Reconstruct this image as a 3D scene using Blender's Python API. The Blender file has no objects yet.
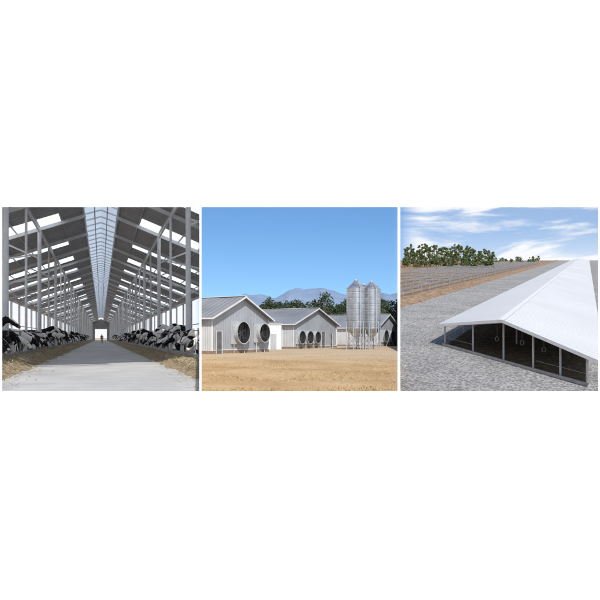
import bpy, bmesh, math, random
from mathutils import Vector, Matrix, noise
random.seed(7)
R=random.random
def U(a,b): return a+(b-a)*random.random()
EYE=1.7
F=600.0
HZ=338.0
def tpx(x): return (x-300.0)/F
TL=tpx(200.5); TR=tpx(399.0)

sc=bpy.context.scene
sc.view_settings.view_transform='Standard'
sc.view_settings.look='None'
sc.view_settings.exposure=0
# ------------------------------------------------------------ materials
def newmat(name):
    m=bpy.data.materials.new(name); m.use_nodes=True
    nt=m.node_tree
    b=nt.nodes['Principled BSDF']
    return m,nt,b
def N(nt,t,**k):
    n=nt.nodes.new(t)
    for a,v in k.items():
        setattr(n,a,v)
    return n
def ramp(nt,stops,interp='LINEAR'):
    r=nt.nodes.new('ShaderNodeValToRGB'); r.color_ramp.interpolation=interp
    e=r.color_ramp.elements
    while len(e)>1: e.remove(e[-1])
    e[0].position=stops[0][0]; e[0].color=(*stops[0][1],1)
    for p,c in stops[1:]:
        x=e.new(p); x.color=(*c,1)
    return r
def pmat(name,c1,c2,scale=1.0,rough=.8,metal=0,bump=0,bscale=20,detail=6,lo=.35,hi=.65,stretch=(1,1,1),spec=.3):
    m,nt,b=newmat(name)
    tc=N(nt,'ShaderNodeTexCoord'); mp=N(nt,'ShaderNodeMapping'); mp.inputs['Scale'].default_value=stretch
    nt.links.new(tc.outputs['Object'],mp.inputs['Vector'])
    n=N(nt,'ShaderNodeTexNoise'); n.inputs['Scale'].default_value=scale; n.inputs['Detail'].default_value=detail; n.inputs['Roughness'].default_value=.65
    nt.links.new(mp.outputs[0],n.inputs['Vector'])
    r=ramp(nt,[(lo,c1),(hi,c2)])
    nt.links.new(n.outputs['Fac'],r.inputs[0]); nt.links.new(r.outputs[0],b.inputs['Base Color'])
    b.inputs['Roughness'].default_value=rough; b.inputs['Metallic'].default_value=metal
    b.inputs['Specular IOR Level'].default_value=spec
    if bump:
        n2=N(nt,'ShaderNodeTexNoise'); n2.inputs['Scale'].default_value=bscale; n2.inputs['Detail'].default_value=4
        nt.links.new(tc.outputs['Object'],n2.inputs['Vector'])
        bp=N(nt,'ShaderNodeBump'); bp.inputs['Strength'].default_value=bump; bp.inputs['Distance'].default_value=.1
        nt.links.new(n2.outputs['Fac'],bp.inputs['Height']); nt.links.new(bp.outputs[0],b.inputs['Normal'])
    return m
def ribmat(name,c1,c2,direction,period,rough=.45,metal=0,depth=.03,nscale=.4,dark=.8):
    m,nt,b=newmat(name)
    tc=N(nt,'ShaderNodeTexCoord')
    d=N(nt,'ShaderNodeVectorMath',operation='DOT_PRODUCT'); d.inputs[1].default_value=direction
    nt.links.new(tc.outputs['Object'],d.inputs[0])
    mu=N(nt,'ShaderNodeMath',operation='MULTIPLY'); mu.inputs[1].default_value=1/period
    nt.links.new(d.outputs['Value'],mu.inputs[0])
    fr=N(nt,'ShaderNodeMath',operation='FRACT'); nt.links.new(mu.outputs[0],fr.inputs[0])
    pp=ramp(nt,[(0,(1,1,1)),(.12,(1,1,1)),(.2,(0,0,0)),(.92,(0,0,0)),(1,(1,1,1))])
    nt.links.new(fr.outputs[0],pp.inputs[0])
    n=N(nt,'ShaderNodeTexNoise'); n.inputs['Scale'].default_value=nscale; n.inputs['Detail'].default_value=6
    nt.links.new(tc.outputs['Object'],n.inputs['Vector'])
    r=ramp(nt,[(.3,c1),(.7,c2)]); nt.links.new(n.outputs['Fac'],r.inputs[0])
    mx=N(nt,'ShaderNodeMix',data_type='RGBA',blend_type='MULTIPLY')
    mf=N(nt,'ShaderNodeMath',operation='MULTIPLY'); mf.inputs[1].default_value=1-dark
    nt.links.new(pp.outputs[0],mf.inputs[0]); nt.links.new(mf.outputs[0],mx.inputs[0])
    nt.links.new(r.outputs[0],mx.inputs[6]); mx.inputs[7].default_value=(0,0,0,1)
    nt.links.new(mx.outputs[2],b.inputs['Base Color'])
    bp=N(nt,'ShaderNodeBump'); bp.inputs['Strength'].default_value=.6; bp.inputs['Distance'].default_value=depth
    nt.links.new(pp.outputs[0],bp.inputs['Height']); nt.links.new(bp.outputs[0],b.inputs['Normal'])
    b.inputs['Roughness'].default_value=rough; b.inputs['Metallic'].default_value=metal
    return m
# ------------------------------------------------------------ mesh builder
class MB:
    def __init__(s): s.v=[]; s.f=[]; s.m=[]
    def face(s,pts,mi=0):
        i=len(s.v); s.v+= [tuple(p) for p in pts]; s.f.append(tuple(range(i,i+len(pts)))); s.m.append(mi)
    def hexa(s,p,mi=0):
        i=len(s.v); s.v+=[tuple(q) for q in p]
        for f in ((3,2,1,0),(4,5,6,7),(0,1,5,4),(1,2,6,5),(2,3,7,6),(3,0,4,7)):
            s.f.append(tuple(i+k for k in f)); s.m.append(mi)
    def box(s,lo,hi,mi=0):
        x0,y0,z0=lo;x1,y1,z1=hi
        s.hexa([(x0,y0,z0),(x1,y0,z0),(x1,y1,z0),(x0,y1,z0),(x0,y0,z1),(x1,y0,z1),(x1,y1,z1),(x0,y1,z1)],mi)
    def beam(s,p1,p2,w,h,mi=0):
        p1=Vector(p1);p2=Vector(p2); d=(p2-p1).normalized()
        up=Vector((0,0,1)) if abs(d.z)<.95 else Vector((0,1,0))
        r=d.cross(up).normalized(); u=r.cross(d).normalized()
        a=r*w/2; b=u*h/2
        s.hexa([p1-a-b,p1+a-b,p1+a+b,p1-a+b,p2-a-b,p2+a-b,p2+a+b,p2-a+b],mi)
    def cyl(s,p1,p2,r1,r2,n=12,mi=0,caps=True):
        p1=Vector(p1);p2=Vector(p2); d=(p2-p1).normalized()
        up=Vector((0,0,1)) if abs(d.z)<.95 else Vector((0,1,0))
        r=d.cross(up).normalized(); u=r.cross(d).normalized()
        i=len(s.v)
        for c,rr in ((p1,r1),(p2,r2)):
            for k in range(n):
                t=2*math.pi*k/n
                s.v.append(tuple(c+r*rr*math.cos(t)+u*rr*math.sin(t)))
        for k in range(n):
            s.f.append((i+k,i+(k+1)%n,i+n+(k+1)%n,i+n+k)); s.m.append(mi)
        if caps:
            s.f.append(tuple(i+k for k in range(n))[::-1]); s.m.append(mi)
            s.f.append(tuple(i+n+k for k in range(n))); s.m.append(mi)
    def obj(s,name,mats,parent=None,smooth=False):
        me=bpy.data.meshes.new(name); me.from_pydata(s.v,[],s.f); 
        if not isinstance(mats,(list,tuple)): mats=[mats]
        for m in mats: me.materials.append(m)
        me.polygons.foreach_set('material_index',s.m)
        if smooth: me.polygons.foreach_set('use_smooth',[True]*len(s.f))
        me.update()
        o=bpy.data.objects.new(name,me); sc.collection.objects.link(o)
        if parent is not None:
            o.parent=parent; o.location=-Vector(parent.location)
        return o
def empty(name,loc):
    e=bpy.data.objects.new(name,None); e.location=loc; sc.collection.objects.link(e); return e
def clip(o,t,keep='L',M=None):
    bm=bmesh.new(); bm.from_mesh(o.data)
    if M is not None: bm.transform(M)
    g=bm.verts[:]+bm.edges[:]+bm.faces[:]
    bmesh.ops.bisect_plane(bm,geom=g,plane_co=(0,0,0),plane_no=Vector((1,-t,0)).normalized(),clear_outer=(keep=='L'),clear_inner=(keep=='R'))
    if M is not None: bm.transform(M.inverted())
    bm.to_mesh(o.data); bm.free()

# ------------------------------------------------------------ world
w=bpy.data.worlds.new("World"); sc.world=w; w.use_nodes=True
nt=w.node_tree; nt.nodes.clear()
SUN_EL=math.radians(42); SUN_AZ=math.radians(-11)
out=N(nt,'ShaderNodeOutputWorld')
tc=N(nt,'ShaderNodeTexCoord')
ad=N(nt,'ShaderNodeVectorMath',operation='ADD'); ad.inputs[1].default_value=(0,0,.115)
nt.links.new(tc.outputs['Generated'],ad.inputs[0])
sky=N(nt,'ShaderNodeTexSky'); sky.sky_type='NISHITA'; sky.sun_disc=False
sky.sun_elevation=SUN_EL; sky.sun_rotation=math.pi+SUN_AZ; sky.dust_density=.2; sky.ozone_density=2.2; sky.air_density=1.0
nt.links.new(ad.outputs[0],sky.inputs['Vector'])
hs=N(nt,'ShaderNodeHueSaturation'); hs.inputs['Saturation'].default_value=1.22; hs.inputs['Value'].default_value=1.08
nt.links.new(sky.outputs[0],hs.inputs['Color'])
bg=N(nt,'ShaderNodeBackground'); bg.inputs[1].default_value=.14
nt.links.new(hs.outputs[0],bg.inputs[0])
bg2=N(nt,'ShaderNodeBackground'); bg2.inputs[0].default_value=(.95,.97,1,1); bg2.inputs[1].default_value=1.0
sep=N(nt,'ShaderNodeSeparateXYZ'); nt.links.new(tc.outputs['Generated'],sep.inputs[0])
def mrange(a,b,src,c=0,d=1):
    m=N(nt,'ShaderNodeMapRange'); m.inputs[1].default_value=a; m.inputs[2].default_value=b; m.inputs[3].default_value=c; m.inputs[4].default_value=d
    m.interpolation_type='SMOOTHSTEP'; nt.links.new(src,m.inputs[0]); return m
left=mrange(-.160,-.174,sep.outputs[0])
right=mrange(.150,.20,sep.outputs[0])
mp=N(nt,'ShaderNodeMapping'); mp.inputs['Scale'].default_value=(5,5,26); mp.inputs['Location'].default_value=(1.3,0.2,.4)
nt.links.new(tc.outputs['Generated'],mp.inputs[0])
cn=N(nt,'ShaderNodeTexNoise'); cn.inputs['Scale'].default_value=1.1; cn.inputs['Detail'].default_value=9; cn.inputs['Roughness'].default_value=.55; cn.inputs['Distortion'].default_value=.4
nt.links.new(mp.outputs[0],cn.inputs['Vector'])
cr=mrange(.44,.62,cn.outputs['Fac'])
hz=mrange(.18,.07,sep.outputs[2],.22,.8)
mxx=N(nt,'ShaderNodeMath',operation='ADD',use_clamp=True); nt.links.new(cr.outputs[0],mxx.inputs[0]); nt.links.new(hz.outputs[0],mxx.inputs[1])
mr=N(nt,'ShaderNodeMath',operation='MULTIPLY'); nt.links.new(mxx.outputs[0],mr.inputs[0]); nt.links.new(right.outputs[0],mr.inputs[1])
hl=mrange(.75,.35,sep.outputs[2])
ml=N(nt,'ShaderNodeMath',operation='MULTIPLY'); nt.links.new(left.outputs[0],ml.inputs[0]); nt.links.new(hl.outputs[0],ml.inputs[1])
mm=N(nt,'ShaderNodeMath',operation='MAXIMUM'); nt.links.new(mr.outputs[0],mm.inputs[0]); nt.links.new(ml.outputs[0],mm.inputs[1])
ms=N(nt,'ShaderNodeMixShader'); nt.links.new(mm.outputs[0],ms.inputs[0]); nt.links.new(bg.outputs[0],ms.inputs[1]); nt.links.new(bg2.outputs[0],ms.inputs[2])
nt.links.new(ms.outputs[0],out.inputs[0])

sl=bpy.data.lights.new('sun','SUN'); sl.energy=4.4; sl.angle=math.radians(.5); sl.color=(1,.96,.9)
so=bpy.data.objects.new('sun',sl); so.rotation_euler=(math.pi/2-SUN_EL,0,-SUN_AZ); so.location=(0,-20,30); sc.collection.objects.link(so)
# ------------------------------------------------------------ camera
cd=bpy.data.cameras.new('camera'); cam=bpy.data.objects.new('camera',cd); sc.collection.objects.link(cam)
cam.location=(0,0,EYE); cam.rotation_euler=(math.pi/2,0,0); cd.lens=36; cd.sensor_width=36; cd.shift_y=(HZ-300)/600; cd.clip_end=20000; cd.clip_start=.05
sc.camera=cam
# ------------------------------------------------------------ white wall with three openings
white=pmat('white_plaster',(.94,.94,.94),(.96,.96,.96),3,.9,bump=0)
D=6.0
def wx(x): return (x-300)/F*D
def wz(y): return EYE+(HZ-y)/F*D
m=MB()
yt,yb=206.8,391.2
zt,zb=wz(yt),wz(yb)
th=.01
m.box((-8,D,zt),(8,D+th,EYE+3.5)); m.box((-8,D,.05),(8,D+th,zb))
for a,b in ((None,1.7),(199.6,201.4),(397.8,400.2),(598.6,None)):
    x0=-8 if a is None else wx(a); x1=8 if b is None else wx(b)
    m.box((x0,D,zb),(x1,D+th,zt))
m.obj('white_wall',white)
m=MB(); m.box((-8,-14,-.1),(8,D-.002,.046)); m.obj('white_terrace',white)
def partition(t,y1):
    m=MB()
    y0=D+th+.003; e=.0045
    def P(y,dx,z): return (t*y+dx,y,z)
    h0,h1=EYE+.26*y0,EYE+.26*y1
    m.hexa([P(y0,-e,-9),P(y0,e,-9),P(y1,e,-9),P(y1,-e,-9),P(y0,-e,h0),P(y0,e,h0),P(y1,e,h1),P(y1,-e,h1)])
    m.obj('partition_wall',white)
partition(TL,74)

# ------------------------------------------------------------ ground (yard)
def straw_mat():
    m,nt,b=newmat('dry_dirt_ground')
    tc=N(nt,'ShaderNodeTexCoord')
    def nz(s,det=8,st=(1,1,1),rg=.6):
        mp=N(nt,'ShaderNodeMapping'); mp.inputs['Scale'].default_value=st; nt.links.new(tc.outputs['Object'],mp.inputs[0])
        n=N(nt,'ShaderNodeTexNoise'); n.inputs['Scale'].default_value=s; n.inputs['Detail'].default_value=det; n.inputs['Roughness'].default_value=rg; nt.links.new(mp.outputs[0],n.inputs['Vector']); return n
    a=nz(.22,7,(1,.6,1)); r1=ramp(nt,[(.3,(.35,.22,.11)),(.5,(.47,.32,.17)),(.7,(.57,.42,.245))]); nt.links.new(a.outputs[0],r1.inputs[0])
    c=nz(4,10,(1,.45,1),.7); r2=ramp(nt,[(.3,(.74,.71,.66)),(.5,(1,1,1)),(.7,(1.08,1.08,1.06))]); nt.links.new(c.outputs[0],r2.inputs[0])
    mx=N(nt,'ShaderNodeMix',data_type='RGBA',blend_type='MULTIPLY'); mx.inputs[0].default_value=1
    nt.links.new(r1.outputs[0],mx.inputs[6]); nt.links.new(r2.outputs[0],mx.inputs[7])
    sp=N(nt,'ShaderNodeSeparateXYZ'); nt.links.new(tc.outputs['Object'],sp.inputs[0])
    d=nz(.12,5); 
    ma=N(nt,'ShaderNodeMath',operation='MULTIPLY_ADD'); ma.inputs[1].default_value=40; nt.links.new(d.outputs[0],ma.inputs[0]); nt.links.new(sp.outputs[1],ma.inputs[2])
    mr=N(nt,'ShaderNodeMapRange'); mr.inputs[1].default_value=60; mr.inputs[2].default_value=76; nt.links.new(ma.outputs[0],mr.inputs[0])
    mr2=N(nt,'ShaderNodeMath',operation='MULTIPLY'); mr2.inputs[1].default_value=.7; nt.links.new(mr.outputs[0],mr2.inputs[0])
    mx2=N(nt,'ShaderNodeMix',data_type='RGBA'); nt.links.new(mr2.outputs[0],mx2.inputs[0]); nt.links.new(mx.outputs[2],mx2.inputs[6]); mx2.inputs[7].default_value=(.50,.40,.28,1)
    nt.links.new(mx2.outputs[2],b.inputs['Base Color']); b.inputs['Roughness'].default_value=.95; b.inputs['Specular IOR Level'].default_value=.1
    bp=N(nt,'ShaderNodeBump'); bp.inputs['Strength'].default_value=.4; bp.inputs['Distance'].default_value=.06; nt.links.new(c.outputs[0],bp.inputs['Height']); nt.links.new(bp.outputs[0],b.inputs['Normal'])
    return m
straw=straw_mat()
def fan_sheet(name,mat,t0,t1,nt_,ys,zf,skirt=None):
    v=[];f=[]
    for y in ys:
        for i in range(nt_+1):
            t=t0+(t1-t0)*i/nt_; x=t*y; v.append((x,y,zf(x,y)))
    n=nt_+1
    for j in range(len(ys)-1):
        for i in range(nt_): f.append((j*n+i,j*n+i+1,(j+1)*n+i+1,(j+1)*n+i))
    if skirt is not None:
        col=0 if skirt=='L' else nt_
        for j in range(len(ys)-1):
            a=v[j*n+col]; b=v[(j+1)*n+col]; k=len(v)
            v+=[(a[0],a[1],-16),(b[0],b[1],-16)]
            f.append((j*n+col,(j+1)*n+col,k+1,k))
    me=bpy.data.meshes.new(name); me.from_pydata(v,[],f); me.materials.append(mat); me.update()
    o=bpy.data.objects.new(name,me); sc.collection.objects.link(o); return o
ys=[6.03]; 
while ys[-1]<7000: ys.append(ys[-1]*1.045+.05)
def gz(x,y):
    if x<TL*y: return 0
    k=min(1,max(0,(y-14)/10))*(1 if y<60 else max(0,1-(y-60)/15))
    return .10*k*noise.noise(Vector((x*.25,y*.25,0)))
fan_sheet('ground',straw,-1.6,TR-.0002,220,ys,gz,'R')

m=MB()
for i in range(4200):
    y=17+ (R()**1.5)*50; x=U(TL+.003,TR-.004)*y
    if noise.noise(Vector((x*.3,y*.3,5)))<-.02: continue
    z=gz(x,y)
    for k in range(3):
        a=U(0,6.28); l=U(.03,.09); dx,dy=math.cos(a)*.03,math.sin(a)*.03
        ox,oy=U(-.06,.06),U(-.06,.06)
        m.face([(x+ox-dx*.5,y+oy-dy*.5,z),(x+ox+dx*.5,y+oy+dy*.5,z),(x+ox+U(-.08,.08),y+oy+U(-.08,.08),z+l)])
m.obj('dry_grass',pmat('dry_grass',(.36,.25,.12),(.56,.44,.26),2,.9))

# ------------------------------------------------------------ distant mountains
def mh(x,y,base,ph):
    t=x/y
    e=min(1,max(0,(t+.14)/.05)); e=e*e*(3-2*e)
    return e*base*(.80+.22*noise.noise(Vector((x*.0017,ph,3.1)))+.10*noise.noise(Vector((x*.0045,ph,1.1)))+.035*noise.noise(Vector((x*.013,ph,7.1))))
for (Y0,Y1,base,nm,c1,c2,ph) in ((4200,5600,520,'mountain_range',(.17,.235,.34),(.22,.29,.40),.4),(2600,3300,225,'hills',(.10,.145,.20),(.14,.19,.25),5.2)):  # distance haze painted in as blue-grey base colours
    v=[];f=[];nx=420;ny=16
    for j in range(ny+1):
        yy=Y0+(Y1-Y0)*j/ny; prof=math.sin(math.pi*.5*j/ny)
        for i in range(nx+1):
            x=(-.14+.42*i/nx)*yy
            rid=.10*noise.noise(Vector((x*.008,yy*.004,0)))*(1-j/ny)
            v.append((x,yy,-3+mh(x,yy,base,ph)*max(0,prof+rid)))
    for j in range(ny):
        for i in range(nx):
            a=j*(nx+1)+i; f.append((a,a+1,a+nx+2,a+nx+1))
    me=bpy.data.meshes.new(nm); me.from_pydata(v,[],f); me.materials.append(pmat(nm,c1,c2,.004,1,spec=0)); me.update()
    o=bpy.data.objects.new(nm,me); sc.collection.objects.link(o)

# ------------------------------------------------------------ trees
def leafmat(name,c1,c2,c3):
    m,nt,b=newmat(name)
    g=N(nt,'ShaderNodeNewGeometry'); r=ramp(nt,[(0,c1),(.55,c2),(1,c3)]); nt.links.new(g.outputs['Random Per Island'],r.inputs[0])
    nt.links.new(r.outputs[0],b.inputs['Base Color']); b.inputs['Roughness'].default_value=.8; b.inputs['Specular IOR Level'].default_value=.15
    return m
bark=pmat('bark',(.10,.075,.05),(.2,.16,.12),4,.9)
def tree(L,T,base,h,cr,n,ls,low=.25):
    bx,by,bz=base
    lean=Vector((U(-.04,.04)*h,U(-.04,.04)*h,0))
    top=Vector((bx,by,bz+h*.75))+lean
    T.cyl((bx,by,bz-1),top,h*.018+.05,h*.006,6)
    blobs=[]
    nb=random.randint(8,12)
    for k in range(nb):
        q=U(low,1); rad=cr*(1.15-.75*q)*U(.5,1.0)
        a=U(0,6.28); c=Vector((bx,by,bz+h*q*.92))+lean*q+Vector((math.cos(a),math.sin(a),0))*rad*.7
        br=cr*U(.38,.62); blobs.append((c,br))
        s=Vector((bx,by,bz+h*max(.15,q*.6)))+lean*q*.6
        T.cyl(s,c,h*.006,h*.002,4)
    blobs.append((Vector((bx,by,bz+h*.93))+lean,cr*.38))
    for k in range(n):
        c,br=random.choice(blobs)
        d=Vector((random.gauss(0,1),random.gauss(0,1),random.gauss(0,1))).normalized()*br*(U(.35,1.05))
        d.z*=.85; p=c+d
        a=Vector((random.gauss(0,1),random.gauss(0,1),random.gauss(0,1))).normalized(); b=a.orthogonal().normalized()
        s=ls*U(.5,1.2); c2=a.cross(b)
        L.face([p-b*s,p+c2*s*.6,p+b*s,p-c2*s*.6])
L=MB();T=MB()
for i in range(120):
    px=238+167*(i+U(-.5,.5))/119; t=tpx(px); y=U(225,300)
    h=(16.4+3.4*noise.noise(Vector((px*.09,0,0)))+U(-1.5,1.5)) *y/250
    if 322<px<329 : h=U(20,21.5)*y/250
    tree(L,T,(t*y,y,0),h,h*U(.17,.25),330,.5,.12)
for i in range(60):
    t=tpx(U(238,405)); y=U(210,225); h=U(4,7)
    tree(L,T,(t*y,y,0),h,h*.5,110,.5,.05)
e=empty('tree_line',(10,250,0))
o1=L.obj('foliage',leafmat('foliage_dark',(.016,.034,.016),(.045,.07,.035),(.095,.115,.06)),e); T.obj('trunks',bark,e)

# ------------------------------------------------------------ poultry houses
UD=Vector((.5,.866,0)).normalized(); VD=Vector((-.866,.5,0)).normalized()
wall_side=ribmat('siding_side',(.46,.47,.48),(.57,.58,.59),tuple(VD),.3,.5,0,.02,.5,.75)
wall_gab=ribmat('siding_gable',(.30,.32,.35),(.40,.42,.45),tuple(UD),.3,.5,0,.02,.5,.75)  # same siding, darker: the gable's shade is put into the colour
roofm=ribmat('shed_roof_metal',(.19,.20,.22),(.29,.30,.32),tuple(VD),.76,.55,.1,.04,.25,.7)
brick=pmat('brick_plinth',(.20,.14,.11),(.30,.22,.17),6,.9)
trim=pmat('white_trim',(.56,.57,.57),(.68,.68,.68),2,.5)
blk=pmat('fan_dark_interior',(.010,.010,.011),(.022,.022,.024),3,.6)  # black painted in for the dark inside of the fans
steel=pmat('steel',(.35,.36,.38),(.5,.5,.52),3,.4,.6)
dsteel=pmat('dark_steel',(.05,.05,.055),(.09,.09,.10),3,.5,.3)
shroudm=pmat('fan_shroud',(.34,.36,.38),(.50,.52,.53),3,.5)
def house(corner,W,L,eh,rh,fans,doors,pl=.32):
    C=Vector((corner[0],corner[1],0)); e=empty('poultry_house',C+UD*W/2)
    def P(g,l,z): return C+UD*g+VD*l+Vector((0,0,z))
    m=MB()
    m.hexa([P(0,0,pl),P(.12,0,pl),P(.12,L,pl),P(0,L,pl),P(0,0,eh),P(.12,0,eh),P(.12,L,eh),P(0,L,eh)])
    m.hexa([P(W-.12,0,pl),P(W,0,pl),P(W,L,pl),P(W-.12,L,pl),P(W-.12,0,eh),P(W,0,eh),P(W,L,eh),P(W-.12,L,eh)])
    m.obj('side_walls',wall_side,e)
    m=MB()
    for l0 in (0.0,L-.12):
        pts=[(.125,pl),(W-.125,pl),(W-.125,eh),(W/2,rh-.05),(.125,eh)]
        a=[P(g,l0,z) for g,z in pts]; b=[P(g,l0+.1,z) for g,z in pts]
        m.face(a); m.face(b[::-1])
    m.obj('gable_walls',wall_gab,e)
    m=MB()
    z0=-.2
    m.hexa([P(-.05,-.05,z0),P(W+.05,-.05,z0),P(W+.05,L+.05,z0),P(-.05,L+.05,z0),P(-.05,-.05,pl),P(W+.05,-.05,pl),P(W+.05,L+.05,pl),P(-.05,L+.05,pl)])
    m.obj('brick_base',brick,e)
    m=MB(); ov=.55; s=(rh-eh)/(W/2)
    for sg in (0,1):
        def G(g): return g if sg==0 else W-g
        a=[P(G(-ov),-ov,eh-s*ov),P(G(-ov),L+ov,eh-s*ov),P(G(W/2),L+ov,rh),P(G(W/2),-ov,rh)]
        b=[q+Vector((0,0,.1)) for q in a]
        m.hexa(a+b)
    m.obj('roof',roofm,e)
    m=MB()
    for sg in (0,1):
        def G(g): return g if sg==0 else W-g
        m.beam(P(G(-ov),-ov-.03,eh-s*ov+.0),P(G(W/2),-ov-.03,rh+.0),.04,.2)
        m.beam(P(G(-ov-.04),-ov,eh-s*ov),P(G(-ov-.04),L+ov,eh-s*ov),.12,.16)
    for g in (0,W): m.beam(P(g,-.03,pl),P(g,-.03,eh-.05),.12,.05)
    m.beam(P(0.1,-.05,pl+.08),P(W-.1,-.05,pl+.08),.06,.1)
    m.beam(P(W/2,-ov,rh+.13),P(W/2,L+ov,rh+.13),.5,.06)
    for l in range(2,int(L),5): m.beam(P(-.06,l,pl),P(-.06,l,eh-.1),.1,.08)
    m.obj('trim',trim,e)
    if doors:
        m=MB()
        for g0,g1,h in doors:
            m.hexa([P(g0,-.08,0.02),P(g1,-.08,.02),P(g1,-.06,.02),P(g0,-.06,.02),P(g0,-.08,h),P(g1,-.08,h),P(g1,-.06,h),P(g0,-.06,h)])
            for g in (g0-.06,g1+.06): m.beam(P(g,-.09,.02),P(g,-.09,h+.1),.1,.06,1)
            m.beam(P(g0,-.09,h+.05),P(g1,-.09,h+.05),.06,.1,1)
        m.obj('doors',[pmat('door_grey_dark',(.10,.10,.10),(.16,.16,.16),2,.6),shroudm],e)
    m=MB()
    for g,z,r,dp in fans:
        c=P(g,0,z); n=-VD
        c=Vector(c)
        m.hexa([P(g-r*1.02,-.3,z-r*1.02),P(g+r*1.02,-.3,z-r*1.02),P(g+r*1.02,-.01,z-r*1.02),P(g-r*1.02,-.01,z-r*1.02),
                P(g-r*1.02,-.3,z+r*1.02),P(g+r*1.02,-.3,z+r*1.02),P(g+r*1.02,-.01,z+r*1.02),P(g-r*1.02,-.01,z+r*1.02)],0)
        m.cyl(c+n*.3,c+n*(.3+dp),r*.92,r*1.04,28,0,False)
        m.cyl(c+n*(.3+dp),c+n*(.3+dp-.01),r*1.04,r*.96,28,0,False)
        m.cyl(c+n*(.29+dp),c+n*.31,r*.96,r*.88,28,1,False)
        m.cyl(c+n*.31,c+n*.33,r*.89,r*.89,28,1,True)
        m.cyl(c+n*.34,c+n*.5,r*.14,r*.1,12,2,True)
        up=Vector((0,0,1))
        for k in range(6):
            a=k*math.pi/3+.3; d=UD*math.cos(a)+up*math.sin(a); q=UD*-math.sin(a)+up*math.cos(a)
            m.face([c+n*.42+d*r*.1-q*r*.06,c+n*.37+d*r*.8-q*r*.16,c+n*.45+d*r*.8+q*r*.12,c+n*.46+d*r*.1+q*r*.06],2)
        for k in range(-3,4):
            w_=r*k*.25; hh=math.sqrt(max(0,(r*.95)**2-w_**2))
            m.beam(c+n*(.27+dp)+UD*w_-up*hh,c+n*(.27+dp)+UD*w_+up*hh,.02,.02,2)
        for q in (-.8,.8): m.beam(P(g+q*r,-.25,0),P(g+q*r,-.25,z-r),.08,.08,0)
    if fans: m.obj('ventilation_fans',[shroudm,blk,dsteel],e)
    return e
houses=[]
houses.append(house((-9.35,63.7),11,26,4.0,6.35,[(4.6,2.3,1.25,.6),(8.9,2.3,1.1,.6)],[(.7,1.6,2.4)]))
houses.append(house((-1.0,94),15,70,4.0,6.6,[(1.7,1.8,1.05,.4),(4.3,1.8,1.05,.4),(6.9,1.8,1.0,.4)],[(9.2,10.4,2.7),(12.4,13.2,2.5)]))
houses.append(house((9.3,130),15,80,4.1,6.9,[(2,2.0,1.15,.4),(5,2.0,1.15,.4)],[(8.5,11,3)]))
houses.append(house((15.6,121),11.2,22,4.0,6.6,[(3.3,2.1,1.25,.4),(7,2.1,1.2,.4)],[(9,10.2,2.6)]))
bpy.context.view_layer.update()
for h in houses:
    for c in h.children: clip(c,TL,'R')
e=empty('equipment_shed',(-4,89,0)); m=MB()
C=Vector((-5.0,88,0))
def P(g,l,z): return C+Vector((.94,.34,0))*g+Vector((-.34,.94,0))*l+Vector((0,0,z))
def bx(m,g0,g1,l0,l1,z0,z1,mi=0): m.hexa([P(g0,l0,z0),P(g1,l0,z0),P(g1,l1,z0),P(g0,l1,z0),P(g0,l0,z1),P(g1,l0,z1),P(g1,l1,z1),P(g0,l1,z1)],mi)
bx(m,0,2.4,0,3,0,3.7); m.obj('walls',pmat('white_painted_panel',(.62,.63,.64),(.72,.72,.72),1,.5),e)
m=MB(); bx(m,-.15,2.55,-.15,3.15,3.703,3.82); m.obj('roof',trim,e)
m=MB(); bx(m,.7,1.6,-.04,-.003,.05,2.3); m.obj('door',pmat('door_grey',(.35,.36,.38),(.45,.46,.47),1,.5),e)

# ------------------------------------------------------------ feed silos
def galvmat():
    m,nt,b=newmat('galvanised')
    tc=N(nt,'ShaderNodeTexCoord'); sp=N(nt,'ShaderNodeSeparateXYZ'); nt.links.new(tc.outputs['Object'],sp.inputs[0])
    mu=N(nt,'ShaderNodeMath',operation='MULTIPLY'); mu.inputs[1].default_value=1/.85; nt.links.new(sp.outputs[2],mu.inputs[0])
    fr=N(nt,'ShaderNodeMath',operation='FRACT'); nt.links.new(mu.outputs[0],fr.inputs[0])
    r=ramp(nt,[(0,(.30,.31,.33)),(.06,(.52,.54,.57)),(.9,(.62,.64,.66)),(1,(.35,.36,.38))]); nt.links.new(fr.outputs[0],r.inputs[0])
    n=N(nt,'ShaderNodeTexNoise'); n.inputs['Scale'].default_value=1.5; nt.links.new(tc.outputs['Object'],n.inputs['Vector'])
    r2=ramp(nt,[(.3,(.7,.7,.7)),(.7,(1,1,1))]); nt.links.new(n.outputs[0],r2.inputs[0])
    mx=N(nt,'ShaderNodeMix',data_type='RGBA',blend_type='MULTIPLY'); mx.inputs[0].default_value=1; nt.links.new(r.outputs[0],mx.inputs[6]); nt.links.new(r2.outputs[0],mx.inputs[7])
    nt.links.new(mx.outputs[2],b.inputs['Base Color']); b.inputs['Metallic'].default_value=.8; b.inputs['Roughness'].default_value=.36
    return m
galv=galvmat()
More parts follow.
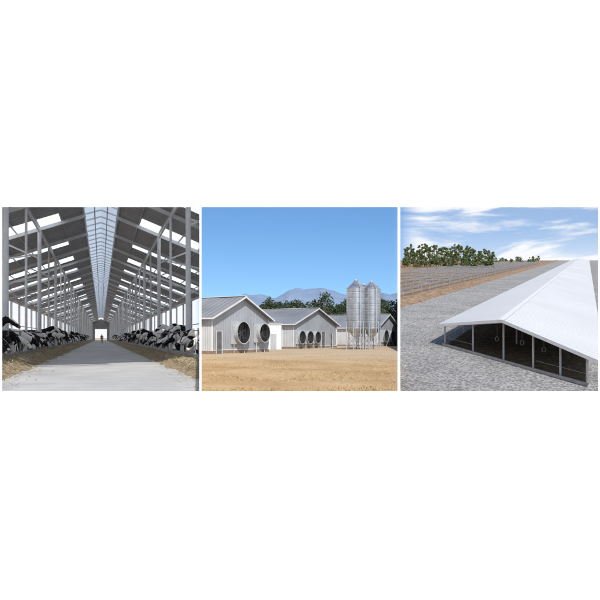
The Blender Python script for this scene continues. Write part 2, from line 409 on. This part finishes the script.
def silo(px,Y,r,ztop,zbody,zhop):
    X=tpx(px)*Y; e=empty('feed_silo',(X,Y,0))
    m=MB(); c=lambda z:Vector((X,Y,z))
    m.cyl(c(zhop),c(zbody),r,r,40,0,True)
    m.obj('body',galv,e,False)
    m=MB(); z=zhop
    while z<zbody: m.cyl(c(z),c(z+.06),r+.03,r+.03,40); z+=.85
    m.obj('body_rings',steel,e)
    m=MB(); m.cyl(c(zbody),c(ztop-.25),r+.06,.28,40); m.cyl(c(ztop-.25),c(ztop),.3,.26,16)
    m.cyl(c(zhop-r*1.1),c(zhop),.22,r,40); m.cyl(c(zhop-r*1.1-.4),c(zhop-r*1.1),.2,.2,12)
    m.obj('cones',galv,e)
    m=MB()
    for k in range(6):
        a=k*math.pi/3+.2; d=Vector((math.cos(a),math.sin(a),0))*(r+.05)
        m.beam(c(0)+d,c(zhop+1)+d,.12,.12)
        a2=a+math.pi/3; d2=Vector((math.cos(a2),math.sin(a2),0))*(r+.05)
        m.beam(c(zhop*.55)+d,c(zhop*.55)+d2,.06,.06); 
        m.beam(c(.2)+d,c(zhop*.55)+d2,.04,.04)
    for s in (-.2,.2): m.beam(c(.5)+Vector((s-.4,-r-.15,0)),c(zbody)+Vector((s-.4,-r-.15,0)),.04,.04)
    z=.6
    while z<zbody: m.beam(c(z)+Vector((-.6,-r-.15,0)),c(z)+Vector((-.2,-r-.15,0)),.03,.03); z+=.35
    m.beam(c(0)+Vector((.5,-r-.2,0)),c(zbody)+Vector((.5,-r-.2,0)),.1,.1)
    m.beam(c(zbody)+Vector((.5,-r-.2,0)),c(ztop),.1,.1)
    m.obj('legs_and_ladder',steel,e)
silo(356.0,89,1.40,10.4,9.0,3.1)
silo(371.5,90,1.36,10.3,9.0,3.1)
silo(364.0,98,1.2,10.6,9.4,3.5)
# ------------------------------------------------------------ CATTLE BARN (left)
TH=math.atan(199/600); cs,sn=math.cos(TH),math.sin(TH); FZ=.7
def B(a,b,z): return Vector((a*cs-b*sn,a*sn+b*cs,FZ+z))
barn=empty('cattle_barn',B(0,60,0)); Bend=300
parts=[]
def bbox(m,a0,a1,b0,b1,z0,z1,mi=0): m.hexa([B(a0,b0,z0),B(a1,b0,z0),B(a1,b1,z0),B(a0,b1,z0),B(a0,b0,z1),B(a1,b0,z1),B(a1,b1,z1),B(a0,b1,z1)],mi)
conc=pmat('concrete_floor',(.40,.40,.40),(.58,.58,.58),.6,.6,bump=.15,bscale=8,lo=.3,hi=.7)
m=MB(); 
v0=9.2
bbox(m,-11.2,11.2,v0,Bend+4,-1.2,0); parts.append(m.obj('floor',conc,barn))
RZ=lambda a:10-.38*abs(a)
rib=ribmat('barn_roof_sheet',(.36,.355,.36),(.46,.455,.46),(-sn,cs,0),.8,.5,0,.04,.5,.7)
skym,nts,bs=newmat('skylight_panel')
nts.nodes.remove(bs)
tr=N(nts,'ShaderNodeBsdfTranslucent'); tr.inputs[0].default_value=(.95,.97,.98,1); df=N(nts,'ShaderNodeBsdfDiffuse'); df.inputs[0].default_value=(.8,.82,.85,1)
mxs=N(nts,'ShaderNodeMixShader'); mxs.inputs[0].default_value=.12; nts.links.new(tr.outputs[0],mxs.inputs[1]); nts.links.new(df.outputs[0],mxs.inputs[2])
nts.links.new(mxs.outputs[0],nts.nodes['Material Output'].inputs[0])
ridm,ntr,br_=newmat('ridge_light_panel'); ntr.nodes.remove(br_)
tr=N(ntr,'ShaderNodeBsdfTranslucent'); tr.inputs[0].default_value=(.40,.46,.52,1); ntr.links.new(tr.outputs[0],ntr.nodes['Material Output'].inputs[0])
m=MB(); ms_=MB(); A0,A1,AS0,AS1=1.1,11.0,2.6,10.2
first=20.5
segs=[]; 
k=0; cur=14.0
while cur<Bend:
    s0=first+10.5*k; s1=s0+3.0
    segs.append((cur,min(s0,Bend),0)); 
    if s0<Bend: segs.append((s0,min(s1,Bend),1))
    cur=s1; k+=1
def roofq(mm,sg,a0,a1,b0,b1):
    p=[B(sg*a0,b0,RZ(a0)),B(sg*a1,b0,RZ(a1)),B(sg*a1,b1,RZ(a1)),B(sg*a0,b1,RZ(a0))]
    mm.face(p if sg>0 else p[::-1])
for b0,b1,ty in segs:
    for sg in (-1,1):
        if ty==0: roofq(m,sg,A0,A1,b0,b1)
        else:
            roofq(m,sg,A0,AS0,b0,b1); roofq(m,sg,AS1,A1,b0,b1); roofq(ms_,sg,AS0,AS1,b0,b1)
parts.append(m.obj('roof_sheets',rib,barn)); parts.append(ms_.obj('skylights',skym,barn))
m=MB()
for sg in (-1,1):
    p=[B(0,14,10.75),B(sg*1.35,14,10.3),B(sg*1.35,Bend,10.3),B(0,Bend,10.75)]
    m.face(p)
parts.append(m.obj('ridge_light',ridm,barn))
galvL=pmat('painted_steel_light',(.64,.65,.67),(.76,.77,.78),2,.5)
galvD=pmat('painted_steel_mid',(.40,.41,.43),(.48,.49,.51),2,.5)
m=MB()
b=14.0
while b<Bend:
    for sg in (-1,1): m.beam(B(0,b,10.68),B(sg*1.3,b,10.24),.1,.1)
    b+=2.6
for a in (-1.15,-.45,.45,1.15): m.beam(B(a,14,10.15 if abs(a)>1 else 10.45),B(a,Bend,10.15 if abs(a)>1 else 10.45),.08,.16)
parts.append(m.obj('ridge_ribs',galvL,barn))
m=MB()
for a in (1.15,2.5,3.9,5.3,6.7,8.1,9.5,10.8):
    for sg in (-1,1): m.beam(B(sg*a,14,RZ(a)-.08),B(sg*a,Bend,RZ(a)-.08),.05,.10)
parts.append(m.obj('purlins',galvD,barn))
m=MB()
AP=3.9; bays=[]; b=28.5-15*1
while b<Bend: bays.append(b); b+=7.5
for i,b in enumerate(bays):
    for sg in (-1,1):
        m.beam(B(sg*1.0,b,RZ(1)-.26),B(sg*10.8,b,RZ(10.8)-.26),.14,.22)
        m.beam(B(sg*10.45,b,0),B(sg*10.45,b,RZ(10.45)-.45),.2,.2)
        if i%2==0:
            m.cyl(B(sg*AP,b,0),B(sg*AP,b,RZ(AP)-.42),.125,.125,12)
            m.beam(B(sg*AP,b,6.3),B(sg*(AP+2.2),b,RZ(AP+2.2)-.42),.08,.1)
            m.beam(B(sg*AP,b,6.6),B(sg*10.4,b,5.3),.08,.1)
        elif b>30:
            m.cyl(B(sg*AP,b,0),B(sg*AP,b,RZ(AP)-.42),.07,.07,8)
for sg in (-1,1):
    m.beam(B(sg*10.45,14,5.6),B(sg*10.45,Bend,5.6),.1,.25)
    m.beam(B(sg*10.45,14,2.6),B(sg*10.45,Bend,2.6),.06,.1)
    m.beam(B(sg*AP,14,RZ(AP)-.36),B(sg*AP,Bend,RZ(AP)-.36),.1,.2)
    m.beam(B(sg*6.9,14,4.6),B(sg*6.9,Bend,4.6),.05,.08)
parts.append(m.obj('steel_frame',galvL,barn))
m=MB()
for sg in (-1,1):
    a0,a1=sorted((sg*10.4,sg*10.6)); bbox(m,a0,a1,14,Bend,0.002,1.1)
    a0,a1=sorted((sg*3.55,sg*3.72)); bbox(m,a0,a1,v0,Bend,0.002,.36)
parts.append(m.obj('low_walls',pmat('concrete_wall',(.33,.32,.30),(.46,.45,.43),1,.8),barn))
m=MB()
for sg in (-1,1):
    m.cyl(B(sg*3.63,v0,1.3),B(sg*3.63,Bend,1.3),.025,.025,6)
    b=16
    while b<150:
        m.beam(B(sg*3.63,b,.34),B(sg*3.63,b,1.3),.05,.05); b+=3.75
parts.append(m.obj('feed_rail',pmat('rail_steel',(.18,.18,.19),(.28,.28,.29),2,.5,.4),barn))
m=MB()
for sg in (-1,1):
    m.face([B(sg*2.7,Bend,0),B(sg*11,Bend,0),B(sg*11,Bend,RZ(11)),B(sg*2.7,Bend,RZ(2.7))])
m.face([B(-2.7,Bend,5.2),B(2.7,Bend,5.2),B(2.7,Bend,RZ(2.7)),B(0,Bend,10),B(-2.7,Bend,RZ(2.7))])
parts.append(m.obj('end_wall',rib,barn))
for o in parts: clip(o,TL,'L')
def haystrip(sg):
    v=[];f=[]; bl=[];b=10.0
    while b<260:
        bl.append(b); b+= .22 if b<45 else (.6 if b<90 else 2)
    na=9
    for b in bl:
        inn=2.2+.32*noise.noise(Vector((b*.5,sg*3,0)))+.18*noise.noise(Vector((b*2,sg,4)))
        for i in range(na+1):
            a=inn+(3.53-inn)*i/na
            h=.02+.34*math.sin(math.pi*min(1,(i/na)*.75))**1.0*(.6+.55*noise.noise(Vector((a*2.2,b*1.1,sg))))+.07*noise.noise(Vector((a*7,b*6,2)))
            if i==0: h=.004
            p=B(sg*a,b,max(.004,h)); v.append(tuple(p))
    n=na+1
    for j in range(len(bl)-1):
        for i in range(na):
            q=(j*n+i,j*n+i+1,(j+1)*n+i+1,(j+1)*n+i); f.append(q if sg>0 else q[::-1])
    return v,f
haym=pmat('hay',(.20,.15,.09),(.44,.36,.24),9,.95,bump=.7,bscale=30,detail=8)
for sg in (-1,1):
    v,f=haystrip(sg)
    me=bpy.data.meshes.new('hay'); me.from_pydata(v,[],f); me.materials.append(haym); me.update()
    o=bpy.data.objects.new('hay',me); sc.collection.objects.link(o); clip(o,TL,'L')
m=MB()
for i in range(9000):
    sg=random.choice((-1,1)); b=11+R()**1.5*50; a=random.gauss(2.7,.4)
    if a>3.5 or a<1.3: continue
    p=B(sg*a,b,0)
    if p.x/p.y>TL-.002: continue
    z=U(.02,.32) if a>2.4 else .012
    an=U(0,6.28); l=U(.06,.16)
    d=Vector((math.cos(an),math.sin(an),U(-.1,.4)))*l; q=Vector((-math.sin(an),math.cos(an),0))*.008
    p.z=FZ+z; m.face([p-d-q,p-d+q,p+d+q,p+d-q])
m.obj('straw',pmat('straw',(.36,.29,.18),(.58,.49,.33),3,.9))

# ------------------------------------------------------------ skinned figures
def skinned(name,verts,edges,root,levels=2):
    me=bpy.data.meshes.new(name+'_s'); me.from_pydata([v[0] for v in verts],edges,[]); me.update()
    o=bpy.data.objects.new(name+'_s',me); sc.collection.objects.link(o)
    md=o.modifiers.new('s','SKIN'); md.use_smooth_shade=True
    sv=me.skin_vertices[0].data
    for i,v in enumerate(verts):
        sv[i].radius=v[1] if isinstance(v[1],tuple) else (v[1],v[1]); sv[i].use_root=(i==root)
    ss=o.modifiers.new('ss','SUBSURF'); ss.levels=levels; ss.render_levels=levels
    bpy.context.view_layer.update()
    dg=bpy.context.evaluated_depsgraph_get(); ev=o.evaluated_get(dg)
    out=bpy.data.meshes.new_from_object(ev,depsgraph=dg)
    bpy.data.objects.remove(o); out.name=name
    return out
def cowmat():
    m,nt,b=newmat('holstein_coat')
    tc=N(nt,'ShaderNodeTexCoord'); oi=N(nt,'ShaderNodeObjectInfo')
    mu=N(nt,'ShaderNodeMath',operation='MULTIPLY'); mu.inputs[1].default_value=40; nt.links.new(oi.outputs['Random'],mu.inputs[0])
    ad=N(nt,'ShaderNodeVectorMath',operation='ADD'); nt.links.new(tc.outputs['Object'],ad.inputs[0]); nt.links.new(mu.outputs[0],ad.inputs[1])
    n=N(nt,'ShaderNodeTexNoise'); n.inputs['Scale'].default_value=1.45; n.inputs['Detail'].default_value=1.5; n.inputs['Roughness'].default_value=.4; nt.links.new(ad.outputs[0],n.inputs['Vector'])
    r=ramp(nt,[(.535,(.010,.010,.010)),(.54,(.88,.86,.83))]); nt.links.new(n.outputs[0],r.inputs[0])
    nt.links.new(r.outputs[0],b.inputs['Base Color']); b.inputs['Roughness'].default_value=.75; b.inputs['Specular IOR Level'].default_value=.2
    return m
coat=cowmat(); pink=pmat('muzzle',(.10,.07,.065),(.3,.2,.18),6,.6)
def make_cow(name,headz,lat,levels):
    V=[];E=[]
    def a(p,r): V.append((p,r)); return len(V)-1
    def ch(start,lst):
        pr=start
        for p,r in lst:
            i=a(p,r); E.append((pr,i)); pr=i
        return pr
    pelvis=a((-.82,0,1.14),(.30,.30))
    rump=ch(pelvis,[((-1.06,0,1.16),(.2,.22))])
    ch(rump,[((-1.17,0,1.12),(.06,.05)),((-1.24,0,.85),(.03,.03)),((-1.22,0,.5),(.045,.04)),((-1.21,0,.38),(.02,.02))])
    b1=ch(pelvis,[((-.35,0,1.06),(.38,.36)),((.12,0,1.03),(.40,.36))])
    chest=ch(b1,[((.52,0,1.06),(.32,.34))])
    if headz>.5: hd=[((.82,lat*.2,1.24),(.17,.22)),((1.05,lat*.5,1.42),(.12,.16)),((1.24,lat*.8,1.54),(.12,.13)),((1.40,lat*.95,1.45),(.10,.10)),((1.58,lat*1.1,1.30),(.075,.07)),((1.68,lat*1.15,1.22),(.07,.06))]
    elif headz>.2: hd=[((.82,lat*.2,1.14),(.17,.22)),((1.07,lat*.5,1.14),(.12,.16)),((1.28,lat*.8,1.14),(.12,.13)),((1.40,lat*.95,1.0),(.10,.10)),((1.52,lat*1.1,.82),(.075,.07)),((1.58,lat*1.15,.72),(.07,.06))]
    else: hd=[((.82,lat*.2,1.02),(.17,.22)),((1.08,lat*.5,.88),(.12,.16)),((1.32,lat*.8,.78),(.12,.12)),((1.44,lat*.95,.66),(.10,.10)),((1.56,lat*1.1,.50),(.075,.07)),((1.59,lat*1.15,.42),(.07,.06))]
    ch(chest,hd)
    for s in (-1,1):
        ch(pelvis,[((-.84,s*.22,.92),(.15,.2)),((-.70,s*.24,.74),(.10,.13)),((-.97,s*.22,.47),(.05,.06)),((-.93,s*.22,.14),(.042,.042)),((-.88,s*.22,.02),(.055,.055))])
        ch(chest,[((.52,s*.2,.85),(.11,.15)),((.46,s*.21,.66),(.075,.085)),((.49,s*.21,.38),(.05,.05)),((.47,s*.21,.13),(.038,.038)),((.51,s*.21,.02),(.052,.052))])
    me=skinned(name,V,E,0,levels)
    me.materials.clear(); me.materials.append(coat); me.materials.append(pink)
    bm=bmesh.new(); bm.from_mesh(me)
    muz=Vector(hd[-1][0]); poll=Vector(hd[2][0]); mid=Vector(hd[3][0])
    for f in bm.faces:
        if (f.calc_center_median()-muz).length<.11: f.material_index=1
        f.smooth=True
    dirn=(muz-poll).normalized(); side=Vector((0,1,0)); side=(side-dirn*side.dot(dirn)).normalized(); upv=dirn.cross(side); 
    if upv.z<0: upv=-upv
    for s in (-1,1):
        c=poll+side*s*.11+upv*.03-dirn*.02
        pts=[c,c+side*s*.09+upv*.05-dirn*.02,c+side*s*.21+upv*.0,c+side*s*.10-upv*.05+dirn*.01]
        vs=[bm.verts.new(p) for p in pts]; inn=bm.verts.new(c+side*s*.1-dirn*.035)
        for i in range(4):
            bm.faces.new((vs[i],vs[(i+1)%4],inn))
        bm.faces.new(vs[::-1])
        r=bmesh.ops.create_icosphere(bm,subdivisions=1,radius=.028,matrix=Matrix.Translation(mid+side*s*.095+upv*.03-dirn*.03))
        for v in r['verts']:
            for f in v.link_faces: f.material_index=1
    r=bmesh.ops.create_icosphere(bm,subdivisions=2,radius=1,matrix=Matrix.Translation((-.62,0,.68))@Matrix.Diagonal((.24,.19,.16,1)))
    for v in r['verts']:
        for f in v.link_faces: f.material_index=1; f.smooth=True
    bm.to_mesh(me); bm.free()
    return me
cows_hi=[make_cow('cow_a',0,.1,2),make_cow('cow_b',1,.15,2),make_cow('cow_c',.3,-.15,2),make_cow('cow_d',0,-.25,2),make_cow('cow_e',1,-.3,2)]
for sg in (-1,1):
    b=17.5 if sg<0 else 19
    while b<175:
        wgt=random.choice((0,1,1,2,2,3,4)); me=cows_hi[wgt]
        a=4.7+U(-.15,.25)
        o=bpy.data.objects.new('cow',me); sc.collection.objects.link(o)
        p=B(sg*a,b,0)
        ang=TH+(0 if sg<0 else math.pi)+U(-.28,.28)
        s=U(1.02,1.14)
        M=Matrix.Translation(p)@Matrix.Rotation(ang,4,'Z')@Matrix.Diagonal((s,s,s,1))
        o.matrix_world=M
        if sg>0:
            c=B(7.0,b,0); c2=B(2.8,b,0)
            if c2.x/c2.y>TL: bpy.data.objects.remove(o)
            elif c.x/c.y>TL-.01:
                o.data=me.copy(); clip(o,TL,'L',M)
        b+=U(1.4,2.0)
        if R()<.08: b+=1.2

def person(loc,ang):
    V=[];E=[]
    def a(p,r): V.append((p,r)); return len(V)-1
    def ch(st,l):
        for p,r in l:
            i=a(p,r); E.append((st,i)); st=i
        return st
    pel=a((0,0,.95),(.16,.11)); wa=ch(pel,[((0,0,1.1),(.14,.1))]); chs=ch(wa,[((0,0,1.32),(.17,.12))]); nk=ch(chs,[((0,0,1.46),(.07,.07)),((0,.01,1.53),(.055,.055)),((0,.02,1.62),(.085,.1)),((0,.01,1.71),(.07,.085))])
    for s in (-1,1):
        ch(pel,[((s*.09,0,.86),(.09,.09)),((s*.1,s*.12+.02,.5),(.06,.06)),((s*.1,s*.2-.05,.1),(.042,.042)),((s*.1,s*.2-.02,.04),(.045,.04)),((s*.11,s*.2+.12,.03),(.04,.03))])
        wr=ch(chs,[((s*.2,0,1.40),(.06,.06)),((s*.24,-s*.04,1.12),(.045,.045)),((s*.25,-s*.1+.06,.88),(.03,.03)),((s*.25,-s*.1+.09,.80),(.035,.02))])
        for k,(dy,l) in enumerate(((.03,.07),(.012,.085),(-.008,.08),(-.026,.06))):
            ch(wr,[((s*.25,-s*.1+.09+dy,.76),(.009,.009)),((s*.245,-s*.1+.10+dy,.76-l),(.008,.008))])
        ch(wr,[((s*.235,-s*.1+.13,.79),(.01,.01)),((s*.23,-s*.1+.145,.755),(.009,.009))])
    me=skinned('person',V,E,0,1)
    ms=[pmat('skin',(.45,.28,.2),(.5,.32,.24),5,.6),pmat('jacket',(.03,.035,.06),(.06,.065,.09),5,.8),pmat('trousers',(.02,.02,.03),(.04,.04,.05),5,.8),pmat('hair',(.02,.015,.01),(.04,.03,.02),9,.7)]
    me.materials.clear()
    for q in ms: me.materials.append(q)
    for f in me.polygons:
        c=f.center; mi=1
        if c.z>1.5: mi=3 if (c.z>1.68 or c.y<-.02) else 0
        elif c.z<.92 and abs(c.x)<.21: mi=2
        elif c.z<.84: mi=0
        f.material_index=mi; f.use_smooth=True
    o=bpy.data.objects.new('person',me); sc.collection.objects.link(o); o.location=loc; o.rotation_euler=(0,0,ang)
person(B(.15,118,0),TH+math.pi)

# ------------------------------------------------------------ HILLSIDE (right)
SL=(HZ-252)/F; HH=12.0
def hz_(x,y): 
    if y<=850: return EYE-HH+SL*y
    return EYE-HH+SL*850-(y-850)*.25
def S(x,y): return x-.48*y
def hillmat():
    m,nt,b=newmat('hillside_gravel_and_soil')
    tc=N(nt,'ShaderNodeTexCoord')
    d=N(nt,'ShaderNodeVectorMath',operation='DOT_PRODUCT'); d.inputs[1].default_value=(1,-.48,0); nt.links.new(tc.outputs['Object'],d.inputs[0])
    def nz(s,det=8,r=.65):
        n=N(nt,'ShaderNodeTexNoise'); n.inputs['Scale'].default_value=s; n.inputs['Detail'].default_value=det; n.inputs['Roughness'].default_value=r; nt.links.new(tc.outputs['Object'],n.inputs['Vector']); return n
    def mr(src,a,b_):
        q=N(nt,'ShaderNodeMapRange'); q.inputs[1].default_value=a; q.inputs[2].default_value=b_; nt.links.new(src,q.inputs[0]); return q
    wob=nz(.15,4); ma=N(nt,'ShaderNodeMath',operation='MULTIPLY_ADD'); ma.inputs[1].default_value=7; nt.links.new(wob.outputs[0],ma.inputs[0]); nt.links.new(d.outputs['Value'],ma.inputs[2])
    vo=N(nt,'ShaderNodeTexVoronoi'); vo.inputs['Scale'].default_value=5.5; nt.links.new(tc.outputs['Object'],vo.inputs['Vector'])
    rg=ramp(nt,[(0,(.15,.148,.145)),(.5,(.29,.285,.28)),(1,(.46,.455,.45))])
    sx=N(nt,'ShaderNodeSeparateColor'); nt.links.new(vo.outputs['Color'],sx.inputs[0]); nt.links.new(sx.outputs[0],rg.inputs[0])
    big=nz(.12,6); rb=ramp(nt,[(.3,(.74,.74,.74)),(.7,(1.14,1.12,1.1))]); nt.links.new(big.outputs[0],rb.inputs[0])
    g=N(nt,'ShaderNodeMix',data_type='RGBA',blend_type='MULTIPLY'); g.inputs[0].default_value=1; nt.links.new(rg.outputs[0],g.inputs[6]); nt.links.new(rb.outputs[0],g.inputs[7])
    so=nz(.25,8); rs=ramp(nt,[(.3,(.16,.10,.06)),(.5,(.27,.18,.115)),(.7,(.38,.29,.21))]); nt.links.new(so.outputs[0],rs.inputs[0])
    f1=mr(ma.outputs[0],-41,-39)
    mx=N(nt,'ShaderNodeMix',data_type='RGBA'); nt.links.new(f1.outputs[0],mx.inputs[0]); nt.links.new(rs.outputs[0],mx.inputs[6]); nt.links.new(g.outputs[2],mx.inputs[7])
    nt.links.new(mx.outputs[2],b.inputs['Base Color']); b.inputs['Roughness'].default_value=.95; b.inputs['Specular IOR Level'].default_value=.15
    bp=N(nt,'ShaderNodeBump'); bp.inputs['Strength'].default_value=.6; bp.inputs['Distance'].default_value=.10; nt.links.new(vo.outputs['Distance'],bp.inputs['Height']); nt.links.new(bp.outputs[0],b.inputs['Normal'])
    return m
ysr=[6.03]
while ysr[-1]<840: ysr.append(ysr[-1]*1.05+.1)
ysr+= [850,870,1000,1200]
fan_sheet('hillside',hillmat(),TR+.0002,1.7,120,ysr,hz_,'L')
m=MB()
for i in range(9000):
    y=50+R()**1.7*110; t=U(TR+.003,.52); x=t*y; s=S(x,y)
    if s<-41 or (-19<s<1 and y>50): continue
    z=hz_(x,y); r=U(.04,.13)*(1+.5*(R()<.05))
    pts=[Vector((x+r*U(.6,1.1)*math.cos(a),y+r*U(.6,1.1)*math.sin(a),z-.02)) for a in (0.2,2.2,4.3)]
    tp=Vector((x+U(-.3,.3)*r,y+U(-.3,.3)*r,z+r*U(.6,1.1)))
    for k in range(3): m.face([pts[k],pts[(k+1)%3],tp])
m.obj('gravel',leafmat('gravel_stone',(.14,.14,.14),(.33,.325,.32),(.52,.52,.51)))

# right barn
Lc=Vector((18.7,77.4,0)); Rc=Vector((25.9,54.1,0)); LD=Vector((.48,1,0))
def Q(g,l,z):
    p=Lc+(Rc-Lc)*g+LD*l; return Vector((p.x,p.y,hz_(p.x,p.y)+z))
shed=empty('livestock_shed',Q(.5,0,0)); LEN=640
whr=ribmat('white_roof_sheet',(.55,.55,.555),(.64,.64,.645),(.4327,.9015,0),1.2,.45,0,.05,.05,.80)
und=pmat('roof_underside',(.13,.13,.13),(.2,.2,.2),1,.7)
eh,rh=2.75,4.6
m=MB()
GL,GR=-.05,1.085
def ez(g): return rh-(rh-eh)*abs(g-.5)*2
for sg in (0,1):
    g0=GL if sg==0 else GR; g1=.5
    l=-1.2
    while l<LEN:
        l2=min(LEN,l+40)
        a=[Q(g0,l,ez(g0)),Q(g0,l2,ez(g0)),Q(g1,l2,rh),Q(g1,l,rh)]
        if sg==1: a=a[::-1]
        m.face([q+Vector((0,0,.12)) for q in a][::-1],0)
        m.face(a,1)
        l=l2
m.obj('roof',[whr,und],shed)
fas=pmat('white_fascia',(.64,.64,.65),(.72,.72,.73),2,.4)
m=MB()
for g0 in (GL,GR):
    m.beam(Q(g0,-1.25,ez(g0)-.02),Q(.5,-1.25,rh-.02),.08,.34)
m.beam(Q(GL,-1.2,eh-.25),Q(GL,LEN,eh-.25),.12,.22)
m.beam(Q(.5,-1.2,rh+.14),Q(.5,LEN,rh+.14),.7,.06)
m.obj('fascia',fas,shed)
m=MB()
for l in [0]+[12*k for k in range(1,22)]:
    for g in ((0,.26,.5,.7,.86,1) if l<10 else (0,.5,1)):
        zz=eh+(rh-eh)*(1-abs(g-.5)*2)-.15
        m.beam(Q(g,l,-.05),Q(g,l,zz),.15,.15)
    m.beam(Q(0,l,eh-.25),Q(.5,l,rh-.3),.12,.2); m.beam(Q(1,l,eh-.25),Q(.5,l,rh-.3),.12,.2)
m.obj('posts',pmat('galv_post',(.40,.40,.40),(.52,.52,.52),2,.5),shed)
m=MB()
m.beam(Q(-.01,-.35,.12),Q(1.01,-.35,.12),.25,.28)
m.obj('kerb',pmat('kerb_concrete',(.34,.32,.29),(.46,.44,.41),2,.8),shed)
m=MB()
m.cyl(Q(0.02,.0,1.0),Q(.26,.0,1.0),.025,.025,6); m.cyl(Q(0.72,.0,1.0),Q(.99,.0,1.0),.025,.025,6)
m.cyl(Q(0,0,.9),Q(0,200,.9),.035,.035,6); m.cyl(Q(0,0,.5),Q(0,200,.5),.035,.035,6)
m.obj('rails',pmat('rail_dull',(.2,.2,.2),(.3,.3,.3),2,.6),shed)
m=MB()
def loop(c,r):
    n=20; pr=None
    for k in range(n+1):
        a=2*math.pi*k/n; p=c+Vector((math.sin(a)*r,0,-r+math.cos(a)*r*1.25))
        if pr is not None: m.cyl(pr,p,.022,.022,6)
        pr=p
    m.beam(c+Vector((0,0,r*.25)),c+Vector((0,0,1.3)),.015,.015)
for g,z in ((.44,2.3),(.62,2.5),(.76,2.3)): loop(Q(g,1.2,z),.2)
m.obj('water_hoses',pmat('hose_grey',(.28,.28,.28),(.36,.36,.36),2,.5),shed)
v=[];f=[];ng=40;nl=60
for j in range(nl+1):
    for i in range(ng+1):
        g=.01+.98*i/ng; l=-.1+ (j/nl)**1.6*220; p=Q(g,l,.03+.18*abs(noise.noise(Vector((g*14,l*.6,0))))+.1*noise.noise(Vector((g*50,l*2,0)))**2); v.append(tuple(p))
for j in range(nl):
    for i in range(ng): a=j*(ng+1)+i; f.append((a,a+1,a+ng+2,a+ng+1))
me=bpy.data.meshes.new('bedding'); me.from_pydata(v,[],f); me.materials.append(pmat('bedding',(.035,.026,.018),(.15,.11,.06),1.4,.95,bump=.6,bscale=6)); me.update()  # shade under the shed roof put into the dark bedding colours
o=bpy.data.objects.new('bedding',me); sc.collection.objects.link(o); o.parent=shed; o.location=-Vector(shed.location)

v=[];f=[]
l=[]
yy=130.0
while yy<830: l.append(yy); yy+=1.0 if yy<250 else 4
na=8
for yv in l:
    for i in range(na+1):
        q=i/na; s=-46+6*q+1.0*noise.noise(Vector((yv*.08,0,0)))
        x=s+.48*yv; h=1.1*math.sin(math.pi*q)*(.75+.5*noise.noise(Vector((yv*.3,q*4,0))))
        v.append((x,yv,hz_(x,yv)+h-.03))
for j in range(len(l)-1):
    for i in range(na): a=j*(na+1)+i; f.append((a,a+1,a+na+2,a+na+1))
me=bpy.data.meshes.new('soil_berm'); me.from_pydata(v,[],f); me.materials.append(pmat('soil',(.15,.095,.055),(.34,.24,.16),.7,.95,bump=.8,bscale=3)); me.update()
o=bpy.data.objects.new('soil_berm',me); sc.collection.objects.link(o); clip(o,TR,'R')
fr=empty('shed_frame',(40,180,hz_(40,180)))
m=MB()
rows=[-50,-56,-63,-71,-80,-90,-101]
def PP(s,y,z): 
    x=s+.48*y; return Vector((x,y,hz_(x,y)+z))
for s in rows:
    y=-s/.3135+1
    m.beam(PP(s,y,1.9),PP(s,620,1.9),.25,.32)
    m.beam(PP(s,y,.5),PP(s,620,.5),.18,.25)
    yy=math.ceil(y/9)*9
    while yy<620:
        m.beam(PP(s,yy,0),PP(s,yy,1.95),.26,.26)
        yy+=9
for yy in range(198,620,18):
    ss=[s for s in rows if -s/.3135+1<yy]
    if len(ss)>1: m.beam(PP(ss[0],yy,1.95),PP(ss[-1],yy,1.95),.2,.2)
m.obj('frame_members',pmat('frame_galv',(.15,.155,.17),(.29,.30,.32),2,.5),fr)
L=MB();T=MB()
for i in range(46):
    t=TR+.006+(.315-TR)*((i+U(-.4,.4))/45); y=U(430,500); t=max(t,TR+.010); x=t*y
    tree(L,T,(x,y,hz_(x,y)),U(12.5,18.5)*(1 if t<.29 else .8)*y/455,U(2.2,3.2),480,.6,.10)
for i in range(70):
    t=U(TR+.01,.42); y=U(560,800); x=t*y
    if S(x,y)>-60: continue
    tree(L,T,(x,y,hz_(x,y)),U(3,7),U(2.5,4),90,.9,.05)
e=empty('tree_row',(100,450,hz_(100,450)))
L.obj('foliage',leafmat('foliage_green',(.04,.07,.02),(.09,.125,.04),(.2,.21,.08)),e); T.obj('trunks',bark,e)
